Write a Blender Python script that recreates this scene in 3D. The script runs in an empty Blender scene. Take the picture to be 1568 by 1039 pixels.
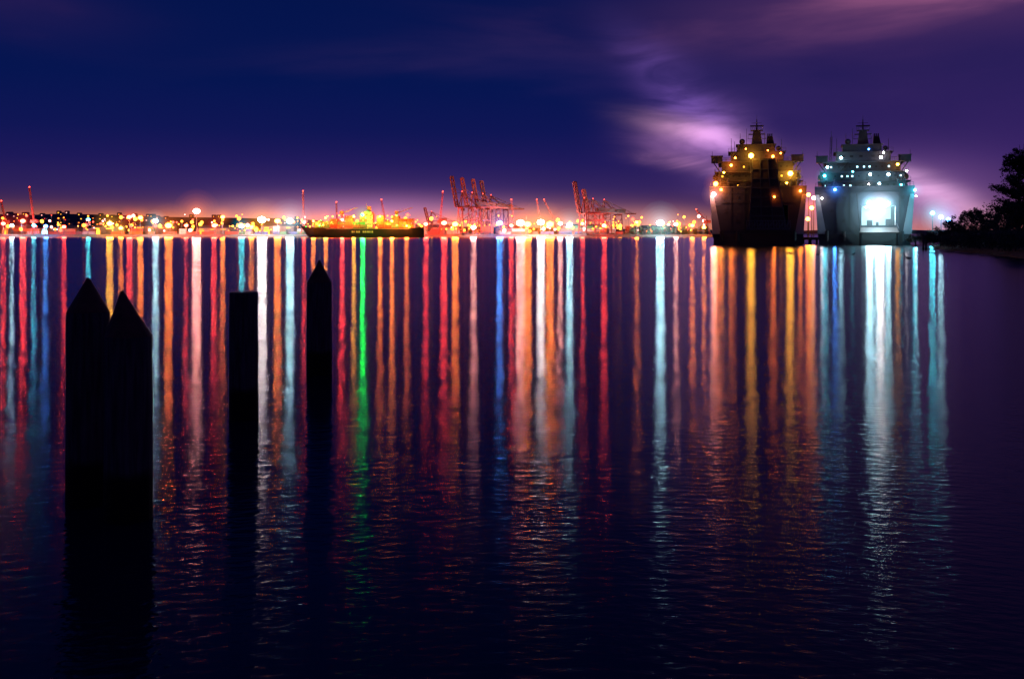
import bpy, bmesh, math, random
from mathutils import Vector, Matrix
import mathutils
random.seed(7)
scene = bpy.context.scene
col = scene.collection
F = 1524.0; HX = 784.0; HY = 357.0; CH = 3.5
def WX(px, d): return (px-HX)/F*d
def WZ(py, d): return CH+(HY-py)/F*d

# ------------------------------------------------------------------ materials
MATS = {}
def mat(name, color, rough=0.6, metal=0.0, noise=0.0, nscale=1.0, bump=0.0, stretch=(1,1,1)):
    if name in MATS: return MATS[name]
    m = bpy.data.materials.new(name); m.use_nodes = True
    nt = m.node_tree; b = nt.nodes['Principled BSDF']
    b.inputs['Base Color'].default_value = (*color, 1)
    b.inputs['Roughness'].default_value = rough
    b.inputs['Metallic'].default_value = metal
    if noise > 0 or bump > 0:
        tc = nt.nodes.new('ShaderNodeTexCoord'); mp = nt.nodes.new('ShaderNodeMapping')
        mp.inputs['Scale'].default_value = stretch
        n = nt.nodes.new('ShaderNodeTexNoise'); n.inputs['Scale'].default_value = nscale
        n.inputs['Detail'].default_value = 6
        nt.links.new(tc.outputs['Object'], mp.inputs[0]); nt.links.new(mp.outputs[0], n.inputs['Vector'])
        r = nt.nodes.new('ShaderNodeValToRGB')
        r.color_ramp.elements[0].position = .3; r.color_ramp.elements[1].position = .7
        r.color_ramp.elements[0].color = (*[c*(1-noise) for c in color], 1)
        r.color_ramp.elements[1].color = (*[min(1, c*(1+noise)) for c in color], 1)
        nt.links.new(n.outputs['Fac'], r.inputs[0]); nt.links.new(r.outputs[0], b.inputs['Base Color'])
        if bump > 0:
            bp = nt.nodes.new('ShaderNodeBump'); bp.inputs['Strength'].default_value = bump
            bp.inputs['Distance'].default_value = .05
            nt.links.new(n.outputs['Fac'], bp.inputs['Height']); nt.links.new(bp.outputs[0], b.inputs['Normal'])
    MATS[name] = m; return m
def emat(name, color, s):
    if name in MATS: return MATS[name]
    m = bpy.data.materials.new(name); m.use_nodes = True
    nt = m.node_tree; nt.nodes.clear()
    o = nt.nodes.new('ShaderNodeOutputMaterial'); e = nt.nodes.new('ShaderNodeEmission')
    e.inputs[0].default_value = (*color, 1); e.inputs[1].default_value = s
    nt.links.new(e.outputs[0], o.inputs[0])
    m.cycles.emission_sampling = 'NONE'
    MATS[name] = m; return m
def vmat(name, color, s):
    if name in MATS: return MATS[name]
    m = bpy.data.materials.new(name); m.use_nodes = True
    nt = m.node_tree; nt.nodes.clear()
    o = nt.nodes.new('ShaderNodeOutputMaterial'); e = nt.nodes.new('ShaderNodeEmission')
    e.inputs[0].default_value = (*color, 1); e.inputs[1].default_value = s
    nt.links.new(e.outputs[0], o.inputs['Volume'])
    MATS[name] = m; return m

# ------------------------------------------------------------------ mesh builder
class MB:
    def __init__(s): s.bm = bmesh.new(); s.mats = []
    def mi(s, m):
        if m not in s.mats: s.mats.append(m)
        return s.mats.index(m)
    def hexa(s, pts, m):
        k = s.mi(m); v = [s.bm.verts.new(p) for p in pts]
        for f in ((0,3,2,1),(4,5,6,7),(0,1,5,4),(1,2,6,5),(2,3,7,6),(3,0,4,7)):
            s.bm.faces.new([v[i] for i in f]).material_index = k
    def box(s, x0, x1, y0, y1, z0, z1, m):
        s.hexa([(x0,y0,z0),(x1,y0,z0),(x1,y1,z0),(x0,y1,z0),(x0,y0,z1),(x1,y0,z1),(x1,y1,z1),(x0,y1,z1)], m)
    def beam(s, p, q, w, m, w2=None):
        s.cyl(p, q, w*.7, (w2 if w2 is not None else w)*.7, m, 4)
    def cyl(s, p, q, r1, r2, m, seg=10):
        k = s.mi(m); p = Vector(p); q = Vector(q); d = (q-p).normalized()
        up = Vector((0,0,1)) if abs(d.z) < .95 else Vector((0,1,0))
        a = d.cross(up).normalized(); b = d.cross(a)
        A = []; B = []
        for i in range(seg):
            t = 2*math.pi*(i+.5)/seg; o = a*math.cos(t)+b*math.sin(t)
            A.append(s.bm.verts.new(p+o*r1)); B.append(s.bm.verts.new(q+o*max(r2,.001)))
        for i in range(seg):
            j = (i+1) % seg
            s.bm.faces.new([A[i],A[j],B[j],B[i]]).material_index = k
        s.bm.faces.new(A[::-1]).material_index = k; s.bm.faces.new(B).material_index = k
    def ball(s, c, r, m, sub=1, sc=(1,1,1)):
        k = s.mi(m)
        g = bmesh.ops.create_icosphere(s.bm, subdivisions=sub, radius=r,
            matrix=Matrix.Translation(c) @ Matrix.Diagonal((*sc,1)))
        for v in g['verts']:
            for f in v.link_faces: f.material_index = k; f.smooth = True
    def lattice(s, p, q, w, m, n=8, t=.18):
        p = Vector(p); q = Vector(q); d = (q-p).normalized()
        up = Vector((0,1,0)); a = d.cross(up).normalized()*w/2; b = up*w/2
        cs = [a+b, a-b, -a-b, -a+b]
        for c in cs: s.beam(p+c, q+c, t, m)
        for i in range(n):
            u0 = p.lerp(q, i/n); u1 = p.lerp(q, (i+1)/n)
            for j in range(4):
                c0 = cs[j]; c1 = cs[(j+1) % 4]
                s.beam(u0+(c0 if i % 2 else c1), u1+(c1 if i % 2 else c0), t*.6, m)
    def rail(s, p, q, m, h=1.1, n=8, t=.06):
        p = Vector(p); q = Vector(q); z = Vector((0,0,h))
        s.beam(p+z, q+z, t, m); s.beam(p+z*.5, q+z*.5, t*.7, m)
        for i in range(n+1):
            a = p.lerp(q, i/n); s.beam(a, a+z, t, m)
    def done(s, name, parent=None, loc=None, rot=0, norm=True):
        if norm: bmesh.ops.recalc_face_normals(s.bm, faces=s.bm.faces)
        me = bpy.data.meshes.new(name); s.bm.to_mesh(me); s.bm.free()
        for m in s.mats: me.materials.append(m)
        o = bpy.data.objects.new(name, me); col.objects.link(o)
        if parent: o.parent = parent
        if loc is not None: o.location = loc
        o.rotation_euler[2] = rot
        return o
def empty(name, loc=(0,0,0), rot=0):
    e = bpy.data.objects.new(name, None); col.objects.link(e)
    e.location = loc; e.rotation_euler[2] = rot; e.empty_display_size = .5
    return e

# ------------------------------------------------------------------ lamps
COL = {'or':(1,.20,.02),'rd':(1,.055,.03),'pk':(1,.36,.30),'wh':(1,.85,.85),'cy':(.45,.85,1),
       'tl':(.06,.62,.80),'bl':(.06,.28,1),'gr':(.01,1,.09),'yl':(1,.40,.03)}
HALO_ME = {}
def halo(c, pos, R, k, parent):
    # nested glowing shells added to imitate lamp bloom, brighter toward the middle
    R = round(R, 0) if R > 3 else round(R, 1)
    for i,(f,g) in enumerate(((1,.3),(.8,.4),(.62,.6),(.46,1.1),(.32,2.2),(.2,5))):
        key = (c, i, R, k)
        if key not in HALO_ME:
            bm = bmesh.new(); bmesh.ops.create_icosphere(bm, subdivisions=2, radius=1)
            me = bpy.data.meshes.new('lamp_bloom'); bm.to_mesh(me); bm.free()
            me.materials.append(vmat('bloom_%s_%d_%g_%g' % key, COL[c], g*k/R/2))
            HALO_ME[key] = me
        o = bpy.data.objects.new('bloom_shell_%d' % i, HALO_ME[key]); col.objects.link(o)
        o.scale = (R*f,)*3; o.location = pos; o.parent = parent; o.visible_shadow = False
def plight(c, pos, D, s, r, parent):
    l = bpy.data.lights.new('lamp_light', 'POINT'); l.color = COL[c]
    l.energy = .0947*s*D*D*(SHORE_K if D > 600 else SHIP_K); l.shadow_soft_size = r
    o = bpy.data.objects.new('lamp_light', l); col.objects.link(o); o.location = pos; o.parent = parent
SHORE_K = 1.9; SHIP_K = .45
steel = mat('dark_steel', (.05,.05,.055), .5, .3)
polem = mat('galvanised_pole', (.08,.08,.08), .5, .5)

def mast(px, py, c, s, D=None):
    D = D or random.uniform(893, 902)
    z = WZ(py, D) - 2.6
    e = empty('light_mast', (WX(px, D), D, 2.6))
    b = MB(); b.cyl((0,0,0), (0,0,z-1.0), .3, .18, polem, 8)
    b.beam((-1.6,0,z-.9), (1.6,0,z-.9), .18, polem)
    b.cyl((0,0,0), (0,0,.8), .6, .6, polem, 8)
    b.done('pole', e)
    b = MB(); R = .95+1.1*min(s,2)
    b.ball((0,0,z), R, emat('glow_'+c, COL[c], 45), 2, (1.15,1,.85)); b.done('lamp_head', e)
    plight(c, (0,0,z), D, s, R*1.25, e)
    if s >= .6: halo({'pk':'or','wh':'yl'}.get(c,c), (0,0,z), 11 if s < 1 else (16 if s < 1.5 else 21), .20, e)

shore = [(5,342,'rd',.6),(18,345,'cy',.45),(35,338,'rd',.9),(52,345,'tl',.4),(70,346,'bl',.5),(98,347,'rd',.5),(135,336,'tl',.4),
 (168,342,'yl',1.1),(185,349,'or',.6),(198,332,'rd',.8),(215,333,'or',.8),(238,338,'cy',.9),(258,345,'or',1.5),(285,345,'rd',.5),
 (301,323,'pk',1.6),(328,345,'rd',.8),(341,332,'or',.6),(370,346,'tl',.8),(385,347,'or',.6),(401,336,'wh',2.0),(425,338,'or',1.2),
 (444,338,'cy',1.5),(466,340,'rd',.5),(605,342,'rd',.8),(640,355,'pk',.5),(652,343,'rd',.7),(680,341,'rd',1.1),
 (697,343,'or',1.2),(725,348,'pk',.9),(765,341,'bl',1.0),(783,345,'rd',.6),(797,341,'pk',2.0),(808,343,'or',1.6),(828,340,'wh',1.6),
 (842,343,'or',1.8),(858,342,'pk',.7),(872,344,'cy',1.1),(892,342,'rd',.4),(925,345,'rd',.8),(975,340,'or',.35),(1011,341,'cy',1.7),
 (1035,343,'pk',.5),(1060,345,'or',.6),(1078,348,'or',.5)]
for a in shore: mast(*a)

# ------------------------------------------------------------------ water
def build_water():
    bm = bmesh.new()
    v = [bm.verts.new(p) for p in ((-12000,-600,0),(12000,-600,0),(12000,16000,0),(-12000,16000,0))]; bm.faces.new(v)
    me = bpy.data.meshes.new('water'); bm.to_mesh(me); bm.free()
    o = bpy.data.objects.new('water', me); col.objects.link(o)
    m = bpy.data.materials.new('bay_water'); m.use_nodes = True; nt = m.node_tree; nt.nodes.clear()
    N = nt.nodes.new; L = nt.links.new
    out = N('ShaderNodeOutputMaterial'); g = N('ShaderNodeBsdfAnisotropic')
    g.distribution = 'BECKMANN'
    g.inputs['Roughness'].default_value = .160; g.inputs['Anisotropy'].default_value = .66
    tc = N('ShaderNodeTexCoord')
    # crests circle a made-up centre behind the camera, shaped to keep light streaks straight
    sb = N('ShaderNodeVectorMath'); sb.operation='SUBTRACT'; L(tc.outputs['Object'],sb.inputs[0]); sb.inputs[1].default_value=(0,-4,0)
    cr = N('ShaderNodeVectorMath'); cr.operation='CROSS_PRODUCT'; L(sb.outputs[0],cr.inputs[0]); cr.inputs[1].default_value=(0,0,1)
    nm = N('ShaderNodeVectorMath'); nm.operation='NORMALIZE'; L(cr.outputs[0],nm.inputs[0])
    L(nm.outputs[0], g.inputs['Tangent'])
    d = N('ShaderNodeBsdfDiffuse'); d.inputs[0].default_value = (.004,.010,.035,1)
    fr = N('ShaderNodeFresnel'); fr.inputs[0].default_value = 1.33
    mx = N('ShaderNodeMixShader'); L(fr.outputs[0], mx.inputs[0]); L(d.outputs[0], mx.inputs[1]); L(g.outputs[0], mx.inputs[2])
    L(mx.outputs[0], out.inputs[0])
    sx = N('ShaderNodeSeparateXYZ'); L(sb.outputs[0],sx.inputs[0])
    an = N('ShaderNodeMath'); an.operation='ARCTAN2'; L(sx.outputs[0],an.inputs[0]); L(sx.outputs[1],an.inputs[1])
    ln = N('ShaderNodeVectorMath'); ln.operation='LENGTH'; L(sb.outputs[0],ln.inputs[0])
    cx = N('ShaderNodeCombineXYZ'); L(an.outputs[0],cx.inputs[0]); L(ln.outputs['Value'],cx.inputs[1])
    mp = N('ShaderNodeMapping'); mp.inputs['Scale'].default_value = (55,7,1)
    n = N('ShaderNodeTexNoise'); n.inputs['Scale'].default_value = 1.0; n.inputs['Detail'].default_value = 2.0
    L(cx.outputs[0], mp.inputs[0]); L(mp.outputs[0], n.inputs['Vector'])
    bp = N('ShaderNodeBump'); bp.inputs['Strength'].default_value = 1; bp.inputs['Distance'].default_value = .015
    L(n.outputs['Fac'], bp.inputs['Height']); L(bp.outputs[0], g.inputs['Normal'])
    me.materials.append(m)
build_water()

# ------------------------------------------------------------------ land
conc = mat('concrete', (.09,.07,.055), .8, 0, .35, .15)
rock = mat('riprap', (.06,.045,.035), .9, 0, .5, .5)
def build_land():
    b = MB()
    xs = [-900+20*i for i in range(59)]
    rows = [(884,-1.0),(888,.7),(891,1.6),(893,2.55),(1500,2.6)]
    grid = [[b.bm.verts.new((x, y+(random.uniform(-1,1) if y < 892 else 0), z+(random.uniform(-.2,.2) if 884 < y < 892 else 0))) for (y,z) in rows] for x in xs]
    for i in range(len(xs)-1):
        for j in range(len(rows)-1):
            b.bm.faces.new([grid[i][j],grid[i+1][j],grid[i+1][j+1],grid[i][j+1]]).material_index = b.mi(rock if j < 3 else conc)
    b.done('port_terminal_ground')
    hm = mat('hillside', (.05,.05,.05), .95, 0, .5, .01)
    b = MB(); k = b.mi(hm)
    def hh(x):
        env = 1/(1+math.exp((x+500)/300.))
        return (52+14*mathutils.noise.noise(Vector((x/420.,0,3)))+7*mathutils.noise.noise(Vector((x/110.,4,0))))*env + 12+5*mathutils.noise.noise(Vector((x/200.,9,0)))
    G = []
    for i in range(141):
        x = -3400+50*i; c = []
        for j in range(9):
            t = j/8; c.append(b.bm.verts.new((x, 2300+t*900, 2+hh(x)*math.sin(t*math.pi/2))))
        G.append(c)
    for i in range(140):
        for j in range(8): b.bm.faces.new([G[i][j],G[i+1][j],G[i+1][j+1],G[i][j+1]]).material_index = k
    b.done('hills')
    b = MB(); wall = mat('house_wall', (.3,.28,.26)); roof = mat('house_roof', (.08,.07,.07))
    hc = ['or','yl','or','pk','rd','yl']
    for i in range(95):
        px = random.choice([random.uniform(0,330), random.uniform(0,460), random.uniform(90,210)])
        t = random.uniform(.05,.9); Y = 2300+t*900; X = WX(px, Y); z = 2+hh(X)*math.sin(t*math.pi/2)+3
        b.box(X-6,X+6,Y-5,Y+5,z-8,z+3,wall)
        b.hexa([(X-6.5,Y-5.5,z+3),(X+6.5,Y-5.5,z+3),(X+6.5,Y+5.5,z+3),(X-6.5,Y+5.5,z+3),(X-6.5,Y-.2,z+6),(X+6.5,Y-.2,z+6),(X+6.5,Y+.2,z+6),(X-6.5,Y+.2,z+6)], roof)
        c = random.choice(hc); w = random.uniform(.6,1.8)
        b.box(X-w,X+w,Y-5.3,Y-5.02,z-.8,z+.9,emat('win_'+c, COL[c], 4))
    b.done('hillside_town')
build_land()

# ------------------------------------------------------------------ port buildings, containers, small lamps
cont_cols = [mat('container_red',(.30,.04,.02),.5,0,.2,1),mat('container_orange',(.38,.11,.02),.5,0,.2,1),mat('container_blue',(.03,.07,.2),.5,0,.2,1),
             mat('container_green',(.04,.16,.06),.5,0,.2,1),mat('container_white',(.3,.27,.24),.5,0,.2,1),mat('container_brown',(.14,.05,.03),.5,0,.2,1)]
def container(b, x, y, z, L, m):
    b.box(x, x+L, y, y+2.44, z, z+2.59, m)
    n = int(L/1.2)
    for i in range(n):
        b.box(x+.35+i*1.2, x+.8+i*1.2, y-.06, y-.003, z+.2, z+2.4, m)
def stack(px0, px1, D, hmax):
    b = MB(); x = WX(px0, D); x1 = WX(px1, D)
    while x < x1:
        L = random.choice([6.1,12.2,12.2]); h = random.randint(1, hmax)
        for r in range(h): container(b, x, D, 2.62+r*2.6, L, random.choice(cont_cols))
        if random.random() < .4: container(b, x, D+2.6, 2.62, L, random.choice(cont_cols))
        x += L+random.choice([.3,.4,2.5,5])
    b.done('container_stack')
for p in ((20,60,930,3),(75,140,940,2),(170,235,935,3),(250,330,930,2),(345,455,935,3),(455,560,930,3),(575,660,930,4),(660,720,935,2),(725,800,930,3),
          (800,880,935,2),(880,960,928,3),(955,1075,940,2)): stack(*p)
siding = mat('metal_siding',(.2,.14,.10),.6,0,.15,.3); roofm = mat('warehouse_roof',(.08,.08,.08),.6)
def warehouse(px0, px1, D, h, glow='or'):
    x0 = WX(px0,D); x1 = WX(px1,D); b = MB(); dp = 30
    b.box(x0,x1,D,D+dp,2.6,2.6+h,siding)
    b.hexa([(x0-.6,D-.6,2.6+h),(x1+.6,D-.6,2.6+h),(x1+.6,D+dp+.6,2.6+h),(x0-.6,D+dp+.6,2.6+h),
            (x0-.6,D+dp/2-.2,5.4+h),(x1+.6,D+dp/2-.2,5.4+h),(x1+.6,D+dp/2+.2,5.4+h),(x0-.6,D+dp/2+.2,5.4+h)], roofm)
    n = max(2,int((x1-x0)/9)); w = (x1-x0)/n
    for i in range(n):
        a = x0+i*w
        b.box(a+w*.25,a+w*.75,D-.12,D-.003,2.65,2.6+h*.6, roofm if i%3 else emat('win_'+glow,COL[glow],4))
        b.box(a-.15,a+.15,D-.2,D-.003,2.65,2.6+h,polem)
        b.box(a+w*.3,a+w*.7,D-.1,D-.004,2.6+h*.72,2.6+h*.85,emat('win_'+glow,COL[glow],4))
    b.done('warehouse')
for p in ((0,30,960,7,'or'),(60,110,975,6,'cy'),(140,175,960,7,'yl'),(205,255,970,8,'or'),(300,350,960,6,'or'),(400,450,965,8,'yl'),(470,540,975,9,'or'),
          (640,690,960,7,'rd'),(760,800,965,6,'or'),(860,930,960,7,'or'),(985,1040,975,6,'or')): warehouse(*p)

b = MB(); cc = ['or','or','rd','yl','or','or','yl','yl','rd','or','or','pk','or','or']
for i in range(560):
    px = random.uniform(-30,1085)
    if 470 < px < 620 and random.random() < .6: continue
    D = random.uniform(898,1080); py = random.choice([random.uniform(338,354), random.uniform(328,352), random.uniform(344,354)])
    c = random.choice(cc); X = WX(px,D); z = WZ(py,D); r = random.choice([.4,.6,.9,1.3,1.9])
    b.cyl((X,D,2.6),(X,D,z),.12,.1,polem,5); b.ball((X,D,z),r,emat('small_'+c,COL[c],9),1)
b.done('yard_lamp_posts')

# ------------------------------------------------------------------ gantry cranes
crane_red = mat('crane_paint',(.12,.014,.008),.5,0,.3,.5)
def gantry(px, D, rot, H=25, top=53, boom=True, s=1.0, c=None):
    c = c or crane_red
    b = MB()
    for x in (-9,9):
        for y in (-8,8):
            b.beam((x,y,0),(x*.95,y*.8,H),1.0,c,.9)
            b.box(x-1.6,x+1.6,y-2.6,y+2.6,0,1.1,steel)
        b.beam((x,-8,4.2),(x,8,4.2),.8,c); b.beam((x*.96,-6.6,H-1),(x*.96,6.6,H-1),.9,c)
        b.beam((x,-8,4.2),(x*.96,6.7,H-4),.4,c); b.beam((x,8,4.2),(x*.96,-6.7,H-4),.4,c)
    for y in (-7.2,7.2):
        b.beam((-9,y,13),(9,y,13),.7,c); b.beam((-9,y,13),(8.7,y*.9,H-1),.4,c)
    for y in (-2,2):
        b.beam((-12,y,H),(27,y,H),1.1,c)
    for i in range(10): b.beam((-12+i*4.3,-2,H),(-12+i*4.3,2,H),.4,c)
    b.box(6,15,-3,3,H+.9,H+4.6,mat('machinery_house',(.06,.015,.012))); b.box(-8,-5,-1.2,1.2,H-3.8,H-1,mat('machinery_house',(.12,.03,.02)))
    b.rail((-12,-3.2,H),(27,-3.2,H),steel,1.2,14,.12)
    ap = Vector((-7,0,H+13))
    for y in (-3.5,3.5):
        b.beam((-9,y,H),ap+Vector((0,y*.3,0)),.8,c); b.beam(ap+Vector((0,y*.3,0)),(9,y,H),.55,c)
        b.beam(ap+Vector((0,y*.2,0)),(25,y*.5,H+.5),.25,c)
    b.beam((-8,-2,H+7),(-8,2,H+7),.5,c)
    tip = Vector((-17,0,top))
    if boom:
        b.lattice((-12,0,H), tip, 2.6, c, 9, .7)
        b.beam(ap, Vector((-15.2,0,top-9)),.3,c); b.beam(ap, Vector((-13.6,0,H+12)),.3,c)
        b.box(tip.x-1.2,tip.x+1.2,-1.6,1.6,top-.5,top+.8,c)
    b.ball(ap+Vector((0,0,.8)),.5,emat('small_rd',COL['rd'],9),1)
    o = b.done('gantry_crane', None, (WX(px,D),D,2.6), rot); o.scale = (s,s,s)
    return o
for px,D,r in ((719,905,.35),(734,930,.35),(750,955,.35),(762,985,.35)): gantry(px,D,r,25,52)
for px,D,r,t in ((905,905,.4,48),(918,930,.4,42),(935,950,.4,30)): gantry(px,D,r,20,t,t>35,.98)
gantry(668,960,.5,18,36,True,.7)

def harbour_crane(px, D, tipx, tipy, base=14, c=None):
    c = c or mat('crane_paint_red',(.22,.024,.012),.5)
    b = MB(); X = WX(px,D); tx = WX(tipx,D)-X; tz = WZ(tipy,D)-2.6
    for x in (-3,3):
        for y in (-3,3): b.beam((x,y,0),(x*.4,y*.4,base*.45),.5,c)
    b.cyl((0,0,base*.4),(0,0,base),.9,.8,c,8); b.box(-2.5,3.5,-1.8,1.8,base*.75,base*.75+2.8,c)
    b.lattice((0,0,base*.85),(tx,0,tz),1.1,c,8,.28)
    b.beam((0,0,base),(0,0,base+3),.4,c); b.beam((0,0,base+3),(tx,0,tz),.14,c); b.beam((tx,0,tz),(tx,0,max(4,tz*.55)),.08,steel)
    b.ball((tx,0,tz+.5),.7,emat('small_rd',COL['rd'],9),1)
    b.done('harbour_crane',None,(X,D,2.6))
for a in ((52,910,45,287),(8,930,2,308),(516,930,515,310),(674,925,678,294),(786,940,783,306),(827,940,822,306),(850,950,833,306),(590,930,584,306),(1082,930,1066,321),(465,925,464,293)):
    harbour_crane(*a)

# ------------------------------------------------------------------ container ship
def container_ship():
    D = 868; X0 = WX(460,D); sc = D/F
    e = empty('container_ship',(X0,D,0)); L = 190*sc
    hm = mat('ship_hull_black',(.012,.010,.014),.4); wm = mat('ship_white',(.22,.17,.14),.5)
    b = MB(); k = b.mi(hm)
    st = [(0,.15,10.2),(4,2,9.6),(12,6,8.6),(24,8,8.0),(70,8,8.0),(L-10,8,8.3),(L-2,6.5,8.8),(L,5.5,8.9)]
    R = []
    for i,(x,hw,zt) in enumerate(st):
        rk = {0:5,1:3,2:1}.get(i,0)
        R.append([b.bm.verts.new(p) for p in ((x,-hw,zt),(x+rk,-hw*.8,2.5),(x+rk*1.6,-hw*.6,-1),(x+rk*1.6,hw*.6,-1),(x+rk,hw*.8,2.5),(x,hw,zt))])
    for i in range(len(R)-1):
        for j in range(5): b.bm.faces.new([R[i][j],R[i+1][j],R[i+1][j+1],R[i][j+1]]).material_index = k
        b.bm.faces.new([R[i][5],R[i+1][5],R[i+1][0],R[i][0]]).material_index = b.mi(mat('ship_deck',(.2,.08,.05)))
    b.bm.faces.new(R[-1]).material_index = k; b.bm.faces.new(R[0][::-1]).material_index = k
    b.done('hull', e)
    b = MB()
    b.box(24,L-12,-8.06,-8.003,7.2,7.5,wm)
    for i,w in enumerate((1.4,.5,1.2,1.3,0,1.3,1.1,1.4,.9,1.2)):
        if w: b.box(46+i*1.9,46+i*1.9+w,-7.7,-7.35,4.0,5.6,wm)
    b.rail((1,-1,9.7),(24,-7.5,8.2),wm,1.1,12,.1); b.cyl((5,0,9),(5,0,17),.3,.15,wm,6)
    b.done('hull_markings', e)
    b = MB(); x = 14
    while x < L-14:
        if 55 < x < 66: x += 4; continue
        h = random.choice([2,2,3,3,4])
        for r in range(h):
            for q in range(3):
                m = random.choice([cont_cols[0],cont_cols[1],cont_cols[3],cont_cols[0],cont_cols[1],cont_cols[5],cont_cols[5]])
                container(b,x,-7.5+q*4.9,8.4+r*2.6,6.1,m)
        x += 6.5
    b.done('deck_containers', e)
    b = MB()
    b.box(56,64,-7,7,8.2,20,wm); b.box(55,65,-8,8,20,20.4,wm); b.box(56.5,63,-8,8,20.4,22.6,wm)
    for r in range(4):
        for i in range(5): b.box(-0.35+57.3+i*1.4,.35+57.3+i*1.4,-7.1,-7.003,9.5+r*2.7,10.4+r*2.7,emat('win_yl',COL['yl'],4))
    b.box(58.5,61.5,-2,2,22.6,27,mat('funnel',(.3,.1,.05))); b.cyl((57.5,0,22.6),(57.5,0,30),.25,.15,wm,6); b.beam((55.5,0,27),(59.5,0,27),.2,wm)
    b.done('deckhouse', e)
    for cx in (36,84):
        b = MB(); cm = mat('ship_crane',(.25,.12,.05)); b.cyl((cx,0,8),(cx,0,21),1.0,.9,cm,8); b.box(cx-1.5,cx+1.5,-1.5,1.5,20,23,cm); b.beam((cx,0,21),(cx+14,0,26),.7,cm,.4); b.beam((cx,0,24),(cx+14,0,26),.15,cm)
        b.done('deck_crane', e)
    for (px,py,c,s,yy) in ((484,338,'or',.28,-12),(503,333,'or',.28,-13),(530,336,'rd',.8,-20),(563,329,'gr',1.1,-30),(545,331,'yl',.25,-12),(585,331,'or',.3,-13),(604,338,'or',.45,-18),(625,345,'or',.25,-12)):  # several weak orange and yellow ones are added to brighten the containers
        x = (px-460)*sc; z = (362.5-py)*sc
        b = MB(); b.cyl((x,-7.4,8.2),(x,-7.4,z+2),.2,.16,polem,6); b.ball((x,yy,z),1.3 if s>.5 else .9,emat('glow_'+c,COL[c],45),2); b.beam((x,-7.4,z+2),(x,yy,z),.12,polem); b.done('deck_lamp',e)
        plight(c,(x,yy,z),D,s,1.6,e)
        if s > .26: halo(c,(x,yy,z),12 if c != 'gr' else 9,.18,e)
    b = MB()
    for i in range(80):
        x = random.uniform(6,L-3); z = random.uniform(9,21 if 25 < x < 90 else 15); c = random.choice(['or','yl','gr','rd','yl','or','rd'])
        b.ball((x,-7.9,z),random.uniform(.3,.8),emat('small_'+c,COL[c],9),1)
    b.done('string_lights',e)
container_ship()

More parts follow.
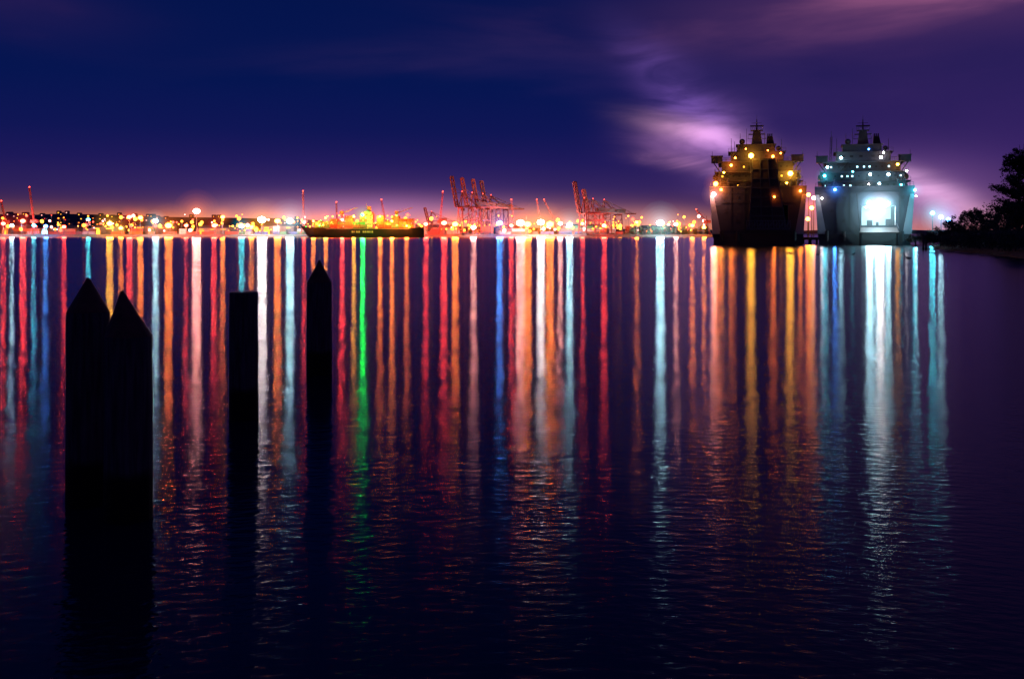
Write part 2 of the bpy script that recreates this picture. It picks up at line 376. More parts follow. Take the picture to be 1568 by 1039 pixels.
# ------------------------------------------------------------------ ro-ro ships
SC = .2034
def roro(pc, var):
    D = 310; head = math.radians(-12.5 if var == 0 else -17.5)
    e = empty('cargo_ship',(WX(pc,D),D,0),head)
    hm = mat('navy_hull_shaded',(.016,.019,.032),.55,0,.35,.12,0,(1,1,.3)); sm = mat('navy_grey',(.045,.05,.07),.55,0,.35,.25,0,(1,1,.4)); dk = mat('navy_dark',(.010,.010,.015),.6)  # transom tone is darkened in its colour, as if shaded
    side = mat('hull_grey_lit',(.085,.095,.12),.5,0,.3,.15,0,(1,1,.3))  # hull sides are paler in their colour, as if lamplit
    rampm = mat('ramp_paint',(.04,.024,.024),.6,0,.3,.4)
    prof = [(0,-1.2),(9.5,-1.2),(12.8,-.2),(13.7,2.5),(14.1,9),(14.7,17),(14.7,18.1)]
    b = MB(); k = b.mi(side)
    full = [(-x,z) for x,z in prof[::-1]]+prof[1:]
    st = [(1.0,1),(20,1),(90,1),(120,.8),(142,.35),(152,.04)]
    R = [[b.bm.verts.new((x*w,y+(max(0,z)*.4 if w<.5 else 0),z+(1.5 if w<.5 and z>10 else 0))) for x,z in full] for y,w in st]
    for i in range(len(R)-1):
        for j in range(len(full)-1): b.bm.faces.new([R[i][j],R[i+1][j],R[i+1][j+1],R[i][j+1]]).material_index = k
    dkv = [[b.bm.verts.new((s_*14.4*w,y,17)) for s_ in (-1,1)] for y,w in st]
    for i in range(len(st)-1): b.bm.faces.new([dkv[i][0],dkv[i+1][0],dkv[i+1][1],dkv[i][1]]).material_index = b.mi(dk)
    b.bm.faces.new(R[-1]).material_index = k
    b.done('hull', e, norm=False)
    b = MB(); dx0,dx1,dz0,dz1 = (-.8,9.2,6.0,12.2)
    def hw(z):
        for (xa,za),(xb,zb) in zip(prof[1:],prof[2:]):
            if za <= z <= zb: return xa+(xb-xa)*(z-za)/(zb-za)
        return 14.6
    zs = [-1.2,-.2,2.5,dz0,9,dz1,15,18.1]
    for a,c in zip(zs,zs[1:]):
        wa,wc = hw(a+.001),hw(c-.001)
        def seg(xa0,xa1,xc0,xc1,m_=None): b.hexa([(xa0,0,a),(xa1,0,a),(xa1,1.0,a),(xa0,1.0,a),(xc0,0,c),(xc1,0,c),(xc1,1.0,c),(xc0,1.0,c)],m_ or hm)
        if a >= dz0-.01 and c <= dz1+.01: seg(-wa,dx0,-wc,dx0); seg(dx1,wa,dx1,wc)
        else: seg(-wa,wa,-wc,wc)
    for sgn in (-1,1):
        b.hexa([(sgn*11.2,-.5,3.3),(sgn*13.8,-.5,3.3),(sgn*13.8,-.1,3.3),(sgn*11.2,-.1,3.3),(sgn*13.4,-.5,15.6),(sgn*14.5,-.5,15.6),(sgn*14.5,-.1,15.6),(sgn*13.4,-.1,15.6)],mat('quarter_plate_lit',(.22,.23,.25),.5))  # pale colour paints in the lamplit look of the stern quarters
    for x in (-8,-4,10.5): b.box(x-.12,x+.12,-.18,-.003,3,17.5,hm)
    for z in (5.2,13.2,16.2): b.box(-11.0,11.0,-.28,-.19,z-.12,z+.12,hm)
    for (x,z) in ((-9.5,10.5),(-6,14.6),(-10.5,14.6),(11.2,14.6),(-6,7.5)): b.box(x-.5,x+.5,-.1,-.004,z-.5,z+.5,dk)
    b.box(-14.7,14.7,-.5,-.3,17.9,18.2,sm)
    b.rail((-14.4,-.2,18.2),(14.4,-.2,18.2),sm,1.1,22,.08)
    for x in (-11,-6,11): b.cyl((x,-.9,1.2),(x,-.9,4.2),.55,.55,dk,10)
    b.box(-13.4,13.4,-.33,-.29,-.2,3.2,dk)
    b.done('transom', e)
    b = MB(); wm = mat('hold_white',(.6,.66,.68),.5)
    b.box(dx0-.5,dx0-.1,1.01,26,dz0-.4,dz1+.4,wm); b.box(dx1+.1,dx1+.5,1.01,26,dz0-.4,dz1+.4,wm)
    b.box(dx0-.1,dx1+.1,1.01,26,dz0-.5,dz0-.1,dk); b.box(dx0-.1,dx1+.1,1.01,26,dz1+.1,dz1+.4,wm); b.box(dx0-.1,dx1+.1,26,26.4,dz0-.1,dz1+.1,wm)
    for y in (5,10,15,20):
        for x in (dx0-.05,dx1-.25): b.box(x,x+.3,y,y+.4,dz0,dz1,dk)
    b.box(1.0,2.6,3,6,dz0-.05,dz0+1.6,dk); b.box(6.6,8.4,4,7,dz0-.05,dz0+2.0,dk); b.box(3.6,4.4,2.4,3.2,dz0-.05,dz0+1.0,dk)
    b.done('vehicle_hold', e)
    if var == 0:
        b = MB()
        b.hexa([(-2.6,-2.2,5.5),(8.6,-2.2,5.5),(8.6,-1.4,5.5),(-2.6,-1.4,5.5),(-1.6,-3.4,26.5),(5.2,-3.4,26.5),(5.2,-2.6,26.5),(-1.6,-2.6,26.5)],rampm)
        for i in range(8):
            t = i/7; z = 5.8+t*20.2; y = -2.25-t*1.2; b.box(-2.5+t*.9,8.5-t*3.3,y-.25,y-.02,z,z+.3,sm)
        for t in (0,.33,.66,1): b.beam((-2.4+t*10.8,-2.5,5.6),(-1.5+t*6.5,-3.7,26.4),.3,sm)
        b.box(-3.4,9.6,-4.6,-1.2,4.6,5.2,sm)
        b.rail((-3.4,-4.6,5.2),(9.6,-4.6,5.2),side,2.2,16,.14)
        for i in range(8): b.beam((-3.4+i*1.63,-4.6,5.2),(-3.4+(i+1)*1.63,-4.6,7.4),.12,side)
        for x in (-2.2,6.0): b.beam((x,-2,22),(x,2,27),.25,sm)
        b.done('stern_ramp', e)
    else:
        b = MB()
        b.hexa([(-1.6,-7,3.4),(10,-7,3.4),(10,-7,3.8),(-1.6,-7,3.8),(-1.2,-.4,5.0),(9.6,-.4,5.0),(9.6,-.4,5.4),(-1.2,-.4,5.4)],rampm)
        b.rail((-1.4,-6.8,3.8),(-1.1,-.5,5.4),sm,1.1,8,.1); b.rail((9.8,-6.8,3.8),(9.5,-.5,5.4),sm,1.1,8,.1)
        b.beam((-1.4,-6.5,3.8),(-2.2,-.5,16),.15,dk); b.beam((9.8,-6.5,3.8),(10.4,-.5,16),.15,dk)
        for x in (-1.2,9.4): b.cyl((x,-6.4,-2),(x,-6.4,3.4),.45,.45,dk,8)
        b.done('stern_ramp', e)
    b = MB()
    rp = random.Random(var+3)
    tiers = [(17.02,20,12.6,3,30),(20.02,23,12.0,4,30),(23.02,26.2,11.0,5,28)]
    wl = 'yl' if var == 0 else 'cy'
    for z0,z1,w,y0,y1 in tiers:
        b.box(-w,w,y0,y1,z0,z1-.25,sm); b.box(-w-1.2,w+1.2,y0-1.6,y1+.5,z1-.25,z1,sm)
        b.rail((-w-1.1,y0-1.5,z1),(w+1.1,y0-1.5,z1),sm,1.1,20,.07)
        x = -w+1.0
        while x < w-1:
            if rp.random() < .2: b.box(x,x+.9,y0-.08,y0-.003,z0+.1,z0+2.1,dk)
            else:
                lit = rp.random() < .3
                b.box(x,x+.5,y0-.06,y0-.003,z0+1.3,z0+1.8, emat('win_'+wl,COL[wl],4) if lit else dk)
            x += rp.uniform(1.4,2.4)
        for sx in (-1,1):
            b.beam((sx*(w+.9),y0-1.4,z0),(sx*(w+.9),y0-1.4,z1-.25),.14,sm); b.beam((sx*w*.4,y0-1.4,z0),(sx*w*.4,y0-1.4,z1-.25),.14,sm)
        sx = rp.choice((-1,1)); b.beam((sx*7,y0-1.3,z0),(sx*4.5,y0-.6,z1),.3,dk)
    b.box(-14.3,14.3,8,12,26.25,26.6,sm); b.box(-14.3,-10.8,8.2,11.8,26.6,28.3,sm); b.box(10.8,14.3,8.2,11.8,26.6,28.3,sm)
    b.box(-14.5,-10.6,8,12,28.3,28.5,sm); b.box(10.6,14.5,8,12,28.3,28.5,sm)
    b.rail((-10.8,8.1,26.6),(10.8,8.1,26.6),sm,1.1,16,.07)
    for sx in (-1,1): b.beam((sx*13.6,10,26.3),(sx*11,10,22.5),.3,sm); b.cyl((sx*14,8.4,28.5),(sx*14,8.4,30),.08,.05,sm,5)
    b.box(-8.2,8.2,7,22,26.62,29.4,sm); b.box(-9,9,6.4,22.5,29.4,29.6,sm); b.rail((-8.9,6.5,29.6),(8.9,6.5,29.6),sm,1,14,.07)
    b.box(-6.2,5.6,8,18,29.61,31.8,sm); b.box(-6.6,6,7.6,18.4,31.8,32,sm)
    for x in (-6.5,-4,-1.2,2.4,5.2): b.box(x,x+1.0,6.9,6.997,27.7,28.4,dk)
    b.hexa([(3.0,9,32.01),(5.4,9,32.01),(5.4,13,32.01),(3.0,13,32.01),(3.2,9.6,34.6),(4.9,9.6,34.6),(4.9,12.6,34.6),(3.2,12.6,34.6)],dk)
    for i in range(3): b.cyl((3.5+i*.6,11,34.6),(3.5+i*.6,11,35.5),.22,.22,dk,6)
    b.hexa([(-1.7,8.6,32.01),(1.7,8.6,32.01),(1.7,11.6,32.01),(-1.7,11.6,32.01),(-1.1,9.3,36.4),(1.1,9.3,36.4),(1.1,11,36.4),(-1.1,11,36.4)],sm)
    b.box(-1.9,1.9,8.8,11.4,36.41,36.6,sm); b.rail((-1.9,8.9,36.6),(1.9,8.9,36.6),sm,.9,6,.07)
    b.box(-2.6,2.6,9.6,9.9,35.1,35.45,sm); b.box(-2.1,2.1,9.2,9.5,37.7,38.1,dk)
    b.cyl((0,10,36.6),(0,10,40.2),.35,.12,sm,6); b.beam((-1.6,10,38.9),(1.6,10,38.9),.1,sm); b.beam((0,10,40.2),(0,10,41.4),.07,sm)
    b.beam((-2.9,9.6,33.8),(2.9,9.6,33.8),.14,sm)
    for sx in (-2.7,2.7): b.beam((sx,9.6,33.8),(sx,9.6,35),.09,sm)
    b.ball((-4.6,9,32.9),.95,sm,2); b.cyl((-4.6,9,32),(-4.6,9,32.4),.4,.4,sm,8); b.ball((6.7,9,30.6),.8,sm,2)
    for x,h in ((-5.2,35.5),(-3.2,37),(2.4,35.8),(7.6,33.5),(-8,34),(-9.6,36.4) if var else (-7,33)): b.cyl((x,8.5,29.6),(x,8.5,h),.11,.06,sm,5)
    if var: b.lattice((-10,16,26),(-9.6,16,35.2),.6,sm,8,.12)
    for sx in (-1,1):
        b.ball((sx*12.9,13,21.7),1.1,mat('lifeboat_orange',(.5,.16,.05)),2,(1,2.9,1))
        for y in (10.5,15.5): b.beam((sx*12,y,20),(sx*13.2,y,24),.2,sm); b.beam((sx*13.2,y,24),(sx*13,y,22.5),.1,dk)
    for i in range(9):
        x = rp.uniform(-12,12); h = rp.uniform(.8,2.2); b.box(x,x+rp.uniform(.6,1.8),.6,1.9,17.03,17.05+h,sm)
    for x in (-9,-11.2,10,11.9): b.cyl((x,1.2,17),(x,1.2,20.2),.3,.3,sm,8); b.ball((x,1.0,20.3),.5,sm,1)
    b.done('superstructure', e)
    def L(px,py,c,s,y,r=.4):
        x = (px-pc)*SC*1.01; z = (374.2-py)*SC
        b = MB(); b.ball((x,y,z),r,emat('glow_'+c,COL[c],45),2); b.beam((x,y+.1,z+.1),(x,y+1.6,z+.15),.08,polem); b.done('deck_lamp',e)
        if s > 0: plight(c,(x,y,z),D,s,r*1.25,e)
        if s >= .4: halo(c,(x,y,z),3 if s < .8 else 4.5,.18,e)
    if var == 0:
        for a in ((1121,252,'or',.5,.6),(1150,240,'yl',.9,-5.2,.75),(1183,239,'or',.45,2),(1208,266,'yl',1.1,0,.75),(1222,293,'or',.5,-1.9),(1098,281,'or',1.1,-2,.7),(1095,297,'pk',1.2,-2,.7),(1106,290,'or',.6,-2),(1184,302,'or',.35,-3,.3)): L(*a)
        for a in ((1127,240,'or',0,3,.3),(1110,263,'yl',0,1,.3),(1195,233,'or',0,5,.25),(1176,228,'or',0,6,.2),(1203,280,'yl',0,1,.3),(1192,297,'or',0,-1,.22),(1143,225,'or',0,6,.2)): L(*a)
    else:
        for a in ((1266,268,'tl',.45,0),(1281,290,'bl',.7,-2),(1290,240,'cy',.3,2),(1332,267,'cy',.3,0),(1394,292,'tl',.45,-2),(1371,252,'yl',.2,1),(1262,303,'wh',.3,-3,.3)): L(*a)  # the white one is added to wash the transom's left quarter
        for a in ((1348,240,'wh',0,3,.45),(1358,267,'cy',0,1,.45),(1345,281,'cy',0,1,.35),(1330,282,'wh',0,1,.3),(1376,283,'tl',0,1,.3),(1384,262,'wh',0,2,.3),(1270,254,'cy',0,2,.35),(1307,262,'tl',0,1,.25),(1331,226,'bl',0,6,.22),(1352,232,'wh',0,5,.3)): L(*a)
        L(1331,311,'cy',2.6,-1.6,.75); L(1346,311,'wh',2.8,-1.6,.75); L(1357,312,'cy',1.1,-1.6,.6)
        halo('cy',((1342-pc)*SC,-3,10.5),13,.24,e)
        for y in (4,12,20):
            b = MB(); b.box(1,7,y-.3,y+.3,dz1-.25,dz1-.1,emat('hold_lamp',(.6,.95,1),60)); b.done('hold_lamp',e)
            plight('cy',(4.2,y,dz1-.8),D,.2,.3,e)
        L(1398,300,'cy',.35,4,.25)  # added lamp, lights the right edge of the hull
roro(1160,0); roro(1323,1)

def pier():
    e = empty('pier',(0,0,0)); b = MB()
    b.box(95.5,98.6,318,420,1.4,2.2,conc)
    for i in range(12): b.cyl((96,320+i*8,-2),(96,320+i*8,1.4),.35,.35,conc,8); b.cyl((98,320+i*8,-2),(98,320+i*8,1.4),.35,.35,conc,8)
    b.box(126,200,300,330,1.3,2.3,conc)
    for i in range(14): b.cyl((127+i*5,300.6,-2),(127+i*5,300.6,1.3),.35,.35,conc,8)
    b.rail((126,300.3,2.3),(200,300.3,2.3),polem,1.1,40,.08)
    b.done('deck', e)
    for (px,py,c,s,D) in ((1238,298,'or',.35,340),(1243,318,'yl',.6,335),(1237,335,'or',.45,330),(1246,303,'pk',.3,345)):
        X = WX(px,D); z = WZ(py,D); b = MB(); b.cyl((X,D,2.2),(X,D,z),.14,.1,polem,6); b.ball((X,D,z),.65,emat('glow_'+c,COL[c],45),2); b.done('lamp_post',e)
        plight(c,(X,D,z),D,s,.85,e)
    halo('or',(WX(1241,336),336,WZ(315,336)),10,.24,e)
    for (px,py,c,s,D) in ((1428,326,'tl',2.0,296),(1441,332,'cy',.9,292),(1452,336,'bl',.3,290)):
        X = WX(px,D); z = WZ(py,D); b = MB(); b.cyl((X,D,.5),(X,D,z),.14,.1,polem,6); b.ball((X,D,z),.6,emat('glow_'+c,COL[c],45),2); b.done('lamp_post',e)
        plight(c,(X,D,z),D,s,.75,e)
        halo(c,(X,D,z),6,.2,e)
pier()

# ------------------------------------------------------------------ right bank, shrubs, tree
grass = mat('bank_soil',(.03,.03,.022),.95,0,.5,.4,.5)
def bank():
    b = MB(); k = b.mi(grass)
    edge = [(40,20),(55,80),(68,128),(71.5,142),(78,165),(86,195),(95,226),(110,262),(130,296),(300,300)]
    pts = []
    for (x0,y0),(x1,y1) in zip(edge,edge[1:]):
        n = max(2,int(math.hypot(x1-x0,y1-y0)/4))
        for i in range(n):
            t = i/n; pts.append((x0+(x1-x0)*t,y0+(y1-y0)*t))
    R = []
    for (x,y) in pts:
        if y < 135: x = x+ (135-y)*.62
        c = []
        for j,(off,z) in enumerate(((0,-.6),(1.2,.35),(4,1.1),(10,1.9),(25,2.6),(80,3.5),(400,5))):
            q = mathutils.noise.noise(Vector((x*.2,y*.2,j)))
            c.append(b.bm.verts.new((x+off+(q*1.5 if j else q*2),y+off*.12,z+q*(.25 if j < 2 else .6))))
        R.append(c)
    for i in range(len(R)-1):
        for j in range(6): b.bm.faces.new([R[i][j],R[i+1][j],R[i+1][j+1],R[i][j+1]]).material_index = k
    b.done('riverbank')
bank()
leafm = [mat('leaf_dark',(.03,.045,.02),.7),mat('leaf_mid',(.05,.08,.03),.7),mat('leaf_light',(.08,.10,.04),.7)]
barkm = mat('bark',(.06,.045,.035),.9,0,.4,3,.5)
def leaves(b, c, r, n, size, flat=1.0):
    for _ in range(n):
        v = Vector((random.gauss(0,1),random.gauss(0,1),random.gauss(0,1)*flat)).normalized()*r*random.uniform(.35,1.05)
        p = Vector(c)+v; s = size*random.uniform(.6,1.3)
        a = Vector((random.uniform(-1,1),random.uniform(-1,1),random.uniform(-1,1))).normalized()
        d = a.orthogonal().normalized()
        vs = [b.bm.verts.new(p+q) for q in (-a*s,d*s*.5,a*s,-d*s*.5)]
        b.bm.faces.new(vs).material_index = b.mi(random.choices(leafm,(5,3,1))[0])
def tree(x,y,z0,H,W):
    e = empty('tree',(x,y,z0)); b = MB(); p = Vector((0,0,-.5)); n = 8
    tr = [p]
    for i in range(n): tr.append(Vector((random.uniform(-.25,.25),random.uniform(-.25,.25),H*(i+1)/n)))
    for i in range(n): b.cyl(tr[i],tr[i+1],.34*(1-i/n)+.04,.34*(1-(i+1)/n)+.03,barkm,8)
    tips = []
    for i in range(80):
        t = random.uniform(.06,.97); k = min(n-1,int(t*n)); base = tr[k].lerp(tr[k+1],t*n-k)
        a = random.uniform(0,6.28); ln = W*(1-t)**.6*random.uniform(.6,1.15)+.5
        tip = base+Vector((math.cos(a)*ln,math.sin(a)*ln,ln*random.uniform(.15,.6)))
        b.cyl(base,tip,.1*(1-t)+.04,.02,barkm,5); tips.append((base,tip,t))
    b.done('trunk_and_limbs', e)
    b = MB()
    for base,tip,t in tips:
        for u in (.35,.6,.8,1.0):
            if random.random() < .9: leaves(b, base.lerp(tip,u), (1.1-.5*t)*random.uniform(.6,1.2), 46, .22, .8)
    b.done('foliage', e, norm=False)
tree(86.6,170,2.0,16.6,4.8); tree(91,173,2.2,17.5,5)
def shrubs():
    b = MB()
    spots = [(1415,240,2.4),(1430,238,3.4),(1440,236,4.0),(1450,232,5.0),(1460,230,6.0),(1468,230,6.8),(1476,228,7.2),(1486,225,8.0),(1495,220,8.2),(1503,214,7.8),(1512,210,7.4),(1522,205,7.6),(1532,198,8),(1542,190,8.2),(1552,186,8.3),(1562,182,8.5),(1575,178,8),
             (1400,285,2.0),(1412,275,2.6),(1422,272,3.0),(1470,190,2.4),(1500,175,2.8),(1520,165,2.8),(1538,158,2.8),(1555,152,3),(1575,150,3),(1440,205,2.2),(1456,198,2.2),(1484,182,2.4)]
    for px,D,h in spots:
        X = WX(px,D)
        for i in range(int(6+h*2.6)):
            zz = random.uniform(0,h-.8); rr = random.uniform(.5,1.1)*(1.15-zz/(h+2))
            leaves(b,(X+random.uniform(-1.8,1.8)*(1.1-zz/(h+1)),D+random.uniform(-3,3),1.4+zz),rr+.25,100,.19,.8)
        b.cyl((X,D,.8),(X+.2,D,1.2+h*.7),.1,.04,barkm,5)
    b.done('shrubs',norm=False)
    b = MB()
    for i in range(60):
        px = random.uniform(955,1085); D = random.uniform(905,940)
        leaves(b,(WX(px,D),D,random.uniform(3,9)),random.uniform(1.5,3.2),60,.8)
    b.done('distant_trees',norm=False)
shrubs()

def wood():
    m = bpy.data.materials.new('weathered_timber'); m.use_nodes = True; nt = m.node_tree; b = nt.nodes['Principled BSDF']
    N = nt.nodes.new; L = nt.links.new
    tc = N('ShaderNodeTexCoord'); mp = N('ShaderNodeMapping'); mp.inputs['Scale'].default_value = (14,14,1.2)
    n = N('ShaderNodeTexNoise'); n.inputs['Scale'].default_value = 1.5; n.inputs['Detail'].default_value = 8
    L(tc.outputs['Object'],mp.inputs[0]); L(mp.outputs[0],n.inputs['Vector'])
    r = N('ShaderNodeValToRGB'); r.color_ramp.elements[0].position=.35; r.color_ramp.elements[1].position=.7
    r.color_ramp.elements[0].color=(.035,.032,.04,1); r.color_ramp.elements[1].color=(.10,.09,.10,1); L(n.outputs['Fac'],r.inputs[0])
    sx = N('ShaderNodeSeparateXYZ'); L(tc.outputs['Object'],sx.inputs[0])
    n2 = N('ShaderNodeTexNoise'); n2.inputs['Scale'].default_value = 5
    L(tc.outputs['Object'],n2.inputs['Vector'])
    ad = N('ShaderNodeMath'); ad.operation='MULTIPLY_ADD'; L(n2.outputs['Fac'],ad.inputs[0]); ad.inputs[1].default_value=.2; L(sx.outputs['Z'],ad.inputs[2])
    mr = N('ShaderNodeMapRange'); mr.inputs['From Min'].default_value=.6; mr.inputs['From Max'].default_value=.75; L(ad.outputs[0],mr.inputs['Value'])
    mx = N('ShaderNodeMix'); mx.data_type='RGBA'; L(mr.outputs[0],mx.inputs['Factor']); mx.inputs['A'].default_value=(.006,.007,.006,1); L(r.outputs[0],mx.inputs['B'])
    L(mx.outputs['Result'],b.inputs['Base Color']); b.inputs['Roughness'].default_value=.85; b.inputs['Specular IOR Level'].default_value=.2
    bp = N('ShaderNodeBump'); bp.inputs['Distance'].default_value=.02; bp.inputs['Strength'].default_value=.8; L(n.outputs['Fac'],bp.inputs['Height']); L(bp.outputs[0],b.inputs['Normal'])
    return m
woodm = wood(); capm = mat('pile_cap_rust',(.10,.032,.024),.8,0,.4,6,.4)
def piling(px, ywl, w, ytip, yshould, flat=False, tipoff=0, lean=0):
    D = F*CH/(ywl-HY); s = D/F; R = w*s/2; zt = (ywl-ytip)*s; zs = (ywl-yshould)*s
    b = MB(); seg = 20; rings = []
    rr = random.Random(px)
    amp = [1+rr.uniform(-.025,.025) for _ in range(seg)]
    levels = [-2.0]+[zs*i/7 for i in range(8)]
    for z in levels:
        ring = []
        for i in range(seg):
            t = 2*math.pi*i/seg; q = R*amp[i]*(1+rr.uniform(-.006,.006))*(1.03-.03*max(0,z)/zs)
            ring.append(b.bm.verts.new((math.cos(t)*q+lean*z,math.sin(t)*q,z)))
        rings.append(ring)
    k = b.mi(woodm); kc = b.mi(capm)
    for a,c in zip(rings,rings[1:]):
        for i in range(seg):
            f = b.bm.faces.new([a[i],a[(i+1)%seg],c[(i+1)%seg],c[i]]); f.material_index = k
    if flat:
        top = [b.bm.verts.new(v.co*1+Vector((-(v.co.x-lean*zs)*.06,-v.co.y*.06,.025))) for v in rings[-1]]
        for i in range(seg): b.bm.faces.new([rings[-1][i],rings[-1][(i+1)%seg],top[(i+1)%seg],top[i]]).material_index = k
        b.bm.faces.new(top).material_index = k
    else:
        mid = [b.bm.verts.new((lean*zs+tipoff*s*.5+(v.co.x-lean*zs)*.52,v.co.y*.52,zs+(zt-zs)*.5)) for v in rings[-1]]
        tip = [b.bm.verts.new((lean*zs+tipoff*s+(v.co.x-lean*zs)*.06,v.co.y*.06,zt)) for v in rings[-1]]
        for a,c in ((rings[-1],mid),(mid,tip)):
            for i in range(seg): b.bm.faces.new([a[i],a[(i+1)%seg],c[(i+1)%seg],c[i]]).material_index = kc
        b.bm.faces.new(tip).material_index = kc
    b.done('wooden_piling',None,(WX(px,D),D,0))
piling(135,770,62,425,477); piling(197,792,70,445,514,tipoff=-10); piling(373.5,640,43,447,449,True); piling(489,572,37,398,432)
for px,D,h in ((1414,215,3.2),(1418,212,2.0),(1402,262,1.5)):
    b = MB(); b.cyl((0,0,-1.5),(0,0,h),.22,.2,woodm,10); b.cyl((0,0,h),(0,0,h+.12),.2,.12,woodm,10); b.done('mooring_post',None,(WX(px,D),D,0))

def ducks():
    me = bpy.data.meshes.new('duck')
    vs = [(-.34,0,.12),(-.15,0,.08),(.1,0,.08),(.24,0,.16),(.28,0,.34),(.34,0,.40),(.44,0,.385)]
    me.from_pydata(vs,[(i,i+1) for i in range(6)],[]); me.materials.append(mat('duck_feathers',(.03,.025,.02),.7))
    rad = [.04,.14,.15,.08,.05,.065,.02]
    for px,py,r in ((1208,388,.3),(1212,389,3.3),(1253,390,0),(1288,388,2.8),(1306,390,.5),(1391,396,3.0)):
        D = F*CH/(py-HY)
        o = bpy.data.objects.new('duck', me); col.objects.link(o); o.location=(WX(px,D),D,0); o.rotation_euler[2]=r; o.scale=(1.25,)*3
        o.modifiers.new('Skin','SKIN'); o.modifiers.new('Sub','SUBSURF').levels = 1
    if me.skin_vertices:
        for v,q in zip(me.skin_vertices[0].data,rad): v.radius=(q,q*.9)
        me.skin_vertices[0].data[2].use_root=True
ducks()

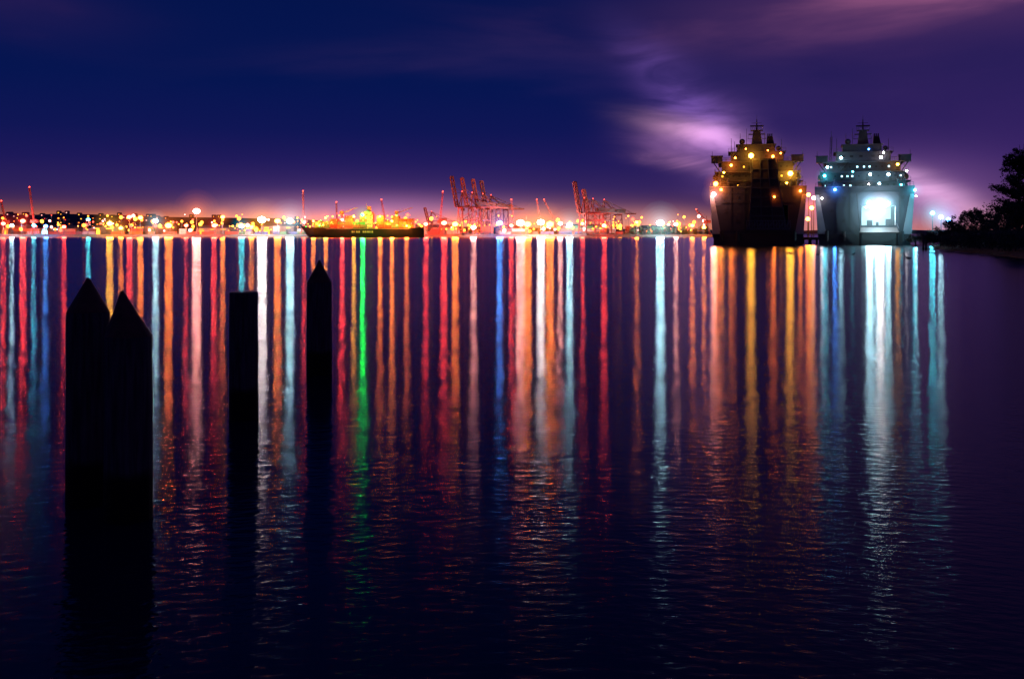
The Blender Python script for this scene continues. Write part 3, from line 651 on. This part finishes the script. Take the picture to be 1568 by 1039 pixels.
# ------------------------------------------------------------------ world
def world():
    w = bpy.data.worlds.new('World'); scene.world = w; w.use_nodes = True; nt = w.node_tree; nt.nodes.clear()
    N = nt.nodes.new; L = nt.links.new
    out = N('ShaderNodeOutputWorld'); bg = N('ShaderNodeBackground'); L(bg.outputs[0],out.inputs[0])
    tc = N('ShaderNodeTexCoord'); sx = N('ShaderNodeSeparateXYZ'); L(tc.outputs['Generated'],sx.inputs[0])
    def M(op,a,b=None,c=None):
        n = N('ShaderNodeMath'); n.operation = op
        for i,v in enumerate((a,b,c)):
            if v is None: continue
            if isinstance(v,(int,float)): n.inputs[i].default_value = v
            else: L(v,n.inputs[i])
        return n.outputs[0]
    az = M('ARCTAN2',sx.outputs['X'],sx.outputs['Y']); el0 = M('ARCSINE',sx.outputs['Z']); el = M('ABSOLUTE',el0)
    cv = N('ShaderNodeCombineXYZ'); L(az,cv.inputs[0]); L(el,cv.inputs[1])
    def noise(scx,scy,det,rot=0,off=0,dist=0):
        mp = N('ShaderNodeMapping'); mp.inputs['Scale'].default_value=(scx,scy,1); mp.inputs['Rotation'].default_value=(0,0,rot); mp.inputs['Location'].default_value=(off,off*.7,0)
        L(cv.outputs[0],mp.inputs[0]); n = N('ShaderNodeTexNoise'); n.inputs['Scale'].default_value=1; n.inputs['Detail'].default_value=det; n.inputs['Distortion'].default_value=dist
        L(mp.outputs[0],n.inputs['Vector']); return n.outputs['Fac']
    def ss(v,a,b):
        n = N('ShaderNodeMapRange'); n.interpolation_type='SMOOTHSTEP'; L(v,n.inputs['Value']); n.inputs['From Min'].default_value=a; n.inputs['From Max'].default_value=b; return n.outputs[0]
    def gauss(px,py,wx,wy,ang=0):
        a0 = math.atan((px-HX)/F); e0 = math.atan((HY-py)/F*math.cos(a0)); wx/=F; wy/=F
        da = M('SUBTRACT',az,a0); de = M('SUBTRACT',el,e0); c=math.cos(ang); s=math.sin(ang)
        u = M('ADD',M('MULTIPLY',da,c/wx),M('MULTIPLY',de,s/wx)); v = M('ADD',M('MULTIPLY',da,-s/wy),M('MULTIPLY',de,c/wy))
        return M('EXPONENT',M('MULTIPLY',M('ADD',M('MULTIPLY',u,u),M('MULTIPLY',v,v)),-1))
    r = N('ShaderNodeValToRGB'); L(el,r.inputs[0]); cr = r.color_ramp
    stops = [(0,(.26,.085,.07)),(.016,(.12,.040,.065)),(.03,(.042,.018,.080)),(.045,(.022,.013,.095)),(.07,(.011,.009,.098)),(.10,(.005,.008,.090)),(.15,(.0015,.0075,.080)),(.24,(.0012,.007,.072)),(.40,(.0015,.008,.068)),(1,(.002,.006,.045))]
    cr.elements[0].position=0; cr.elements[0].color=(*stops[0][1],1); cr.elements[1].position=1; cr.elements[1].color=(*stops[-1][1],1)
    for p,c in stops[1:-1]: e=cr.elements.new(p); e.color=(*c,1)
    acc = r.outputs[0]
    def add(wt,color,scale=1):
        nonlocal acc
        vm = N('ShaderNodeVectorMath'); vm.operation='SCALE'; vm.inputs[0].default_value=[c*scale for c in color]
        if isinstance(wt,(int,float)): vm.inputs['Scale'].default_value=wt
        else: L(wt,vm.inputs['Scale'])
        a = N('ShaderNodeVectorMath'); a.operation='ADD'; L(acc,a.inputs[0]); L(vm.outputs[0],a.inputs[1]); acc = a.outputs[0]
    n1 = noise(3.2,15,5,0.10,3,.4); n2 = noise(9,34,5,-.25,7,.8); n3 = noise(5,12,4,.0,11,.3)
    right = ss(az,.04,.38); low = M('EXPONENT',M('MULTIPLY',el,-3.2))
    add(M('MULTIPLY',M('MULTIPLY',right,low),M('MULTIPLY_ADD',n3,.9,.5)),(.034,.009,.030))
    cl1 = ss(n1,.42,.68)
    add(M('MULTIPLY',gauss(1400,2,340,44,.0),M('MULTIPLY_ADD',cl1,.9,.25)),(.22,.065,.10))
    add(M('MULTIPLY',gauss(20,5,150,40,-.1),M('MULTIPLY_ADD',cl1,.6,.3)),(.030,.007,.012))
    add(M('MULTIPLY',gauss(620,90,240,30,.1),cl1),(.012,.005,.010))
    add(M('MULTIPLY',gauss(1020,140,300,90,-.1),cl1),(.010,.004,.014))
    st = ss(n2,.30,.72)
    add(M('MULTIPLY',gauss(1055,160,105,34,-.75),M('MULTIPLY_ADD',st,.9,.15)),(.13,.06,.26))
    add(M('MULTIPLY',gauss(1068,200,76,16,-.22),M('MULTIPLY_ADD',st,.8,.35)),(.50,.24,.34))
    add(M('MULTIPLY',gauss(1055,225,70,20,-.15),M('MULTIPLY_ADD',st,.9,.15)),(.26,.11,.24))
    add(M('MULTIPLY',gauss(1055,250,66,11,-.12),M('MULTIPLY_ADD',st,.9,.25)),(.40,.17,.28))
    add(M('MULTIPLY',gauss(1100,225,50,50),M('MULTIPLY_ADD',st,.6,.4)),(.20,.09,.24))
    add(M('MULTIPLY',gauss(1438,300,70,20,-.5),M('MULTIPLY_ADD',st,.6,.6)),(.62,.34,.52))
    add(gauss(1400,305,110,55),(.14,.06,.15)); add(gauss(1240,310,45,55),(.16,.08,.15))
    add(gauss(570,325,160,24),(.30,.12,.24)); add(gauss(400,338,90,24),(.36,.15,.10)); add(gauss(820,338,150,26),(.32,.12,.10)); add(gauss(1010,340,70,20),(.24,.11,.12)); add(gauss(560,310,420,52),(.022,.009,.04))
    add(gauss(150,345,400,22),(.30,.08,.01)); add(gauss(500,352,800,20),(.55,.16,.0))
    sky = N('ShaderNodeTexSky'); sky.sky_type='NISHITA'; sky.sun_disc=False; sky.sun_elevation=math.radians(-4); sky.sun_rotation=math.radians(200)
    vm = N('ShaderNodeVectorMath'); vm.operation='SCALE'; vm.inputs['Scale'].default_value=.002; L(sky.outputs[0],vm.inputs[0])
    a = N('ShaderNodeVectorMath'); a.operation='ADD'; L(acc,a.inputs[0]); L(vm.outputs[0],a.inputs[1])
    L(a.outputs[0],bg.inputs[0]); bg.inputs[1].default_value=1.0
world()

cam = bpy.data.cameras.new('camera'); co = bpy.data.objects.new('camera',cam); col.objects.link(co)
co.location=(0,0,CH); co.rotation_euler=(math.radians(90),0,0); cam.sensor_width=36; cam.lens=36*F/1568
cam.shift_y = -(519.3-HY)/1568; cam.clip_end=40000; cam.clip_start=.1
scene.camera = co
scene.view_settings.view_transform='Standard'; scene.view_settings.look='None'; scene.view_settings.exposure=0
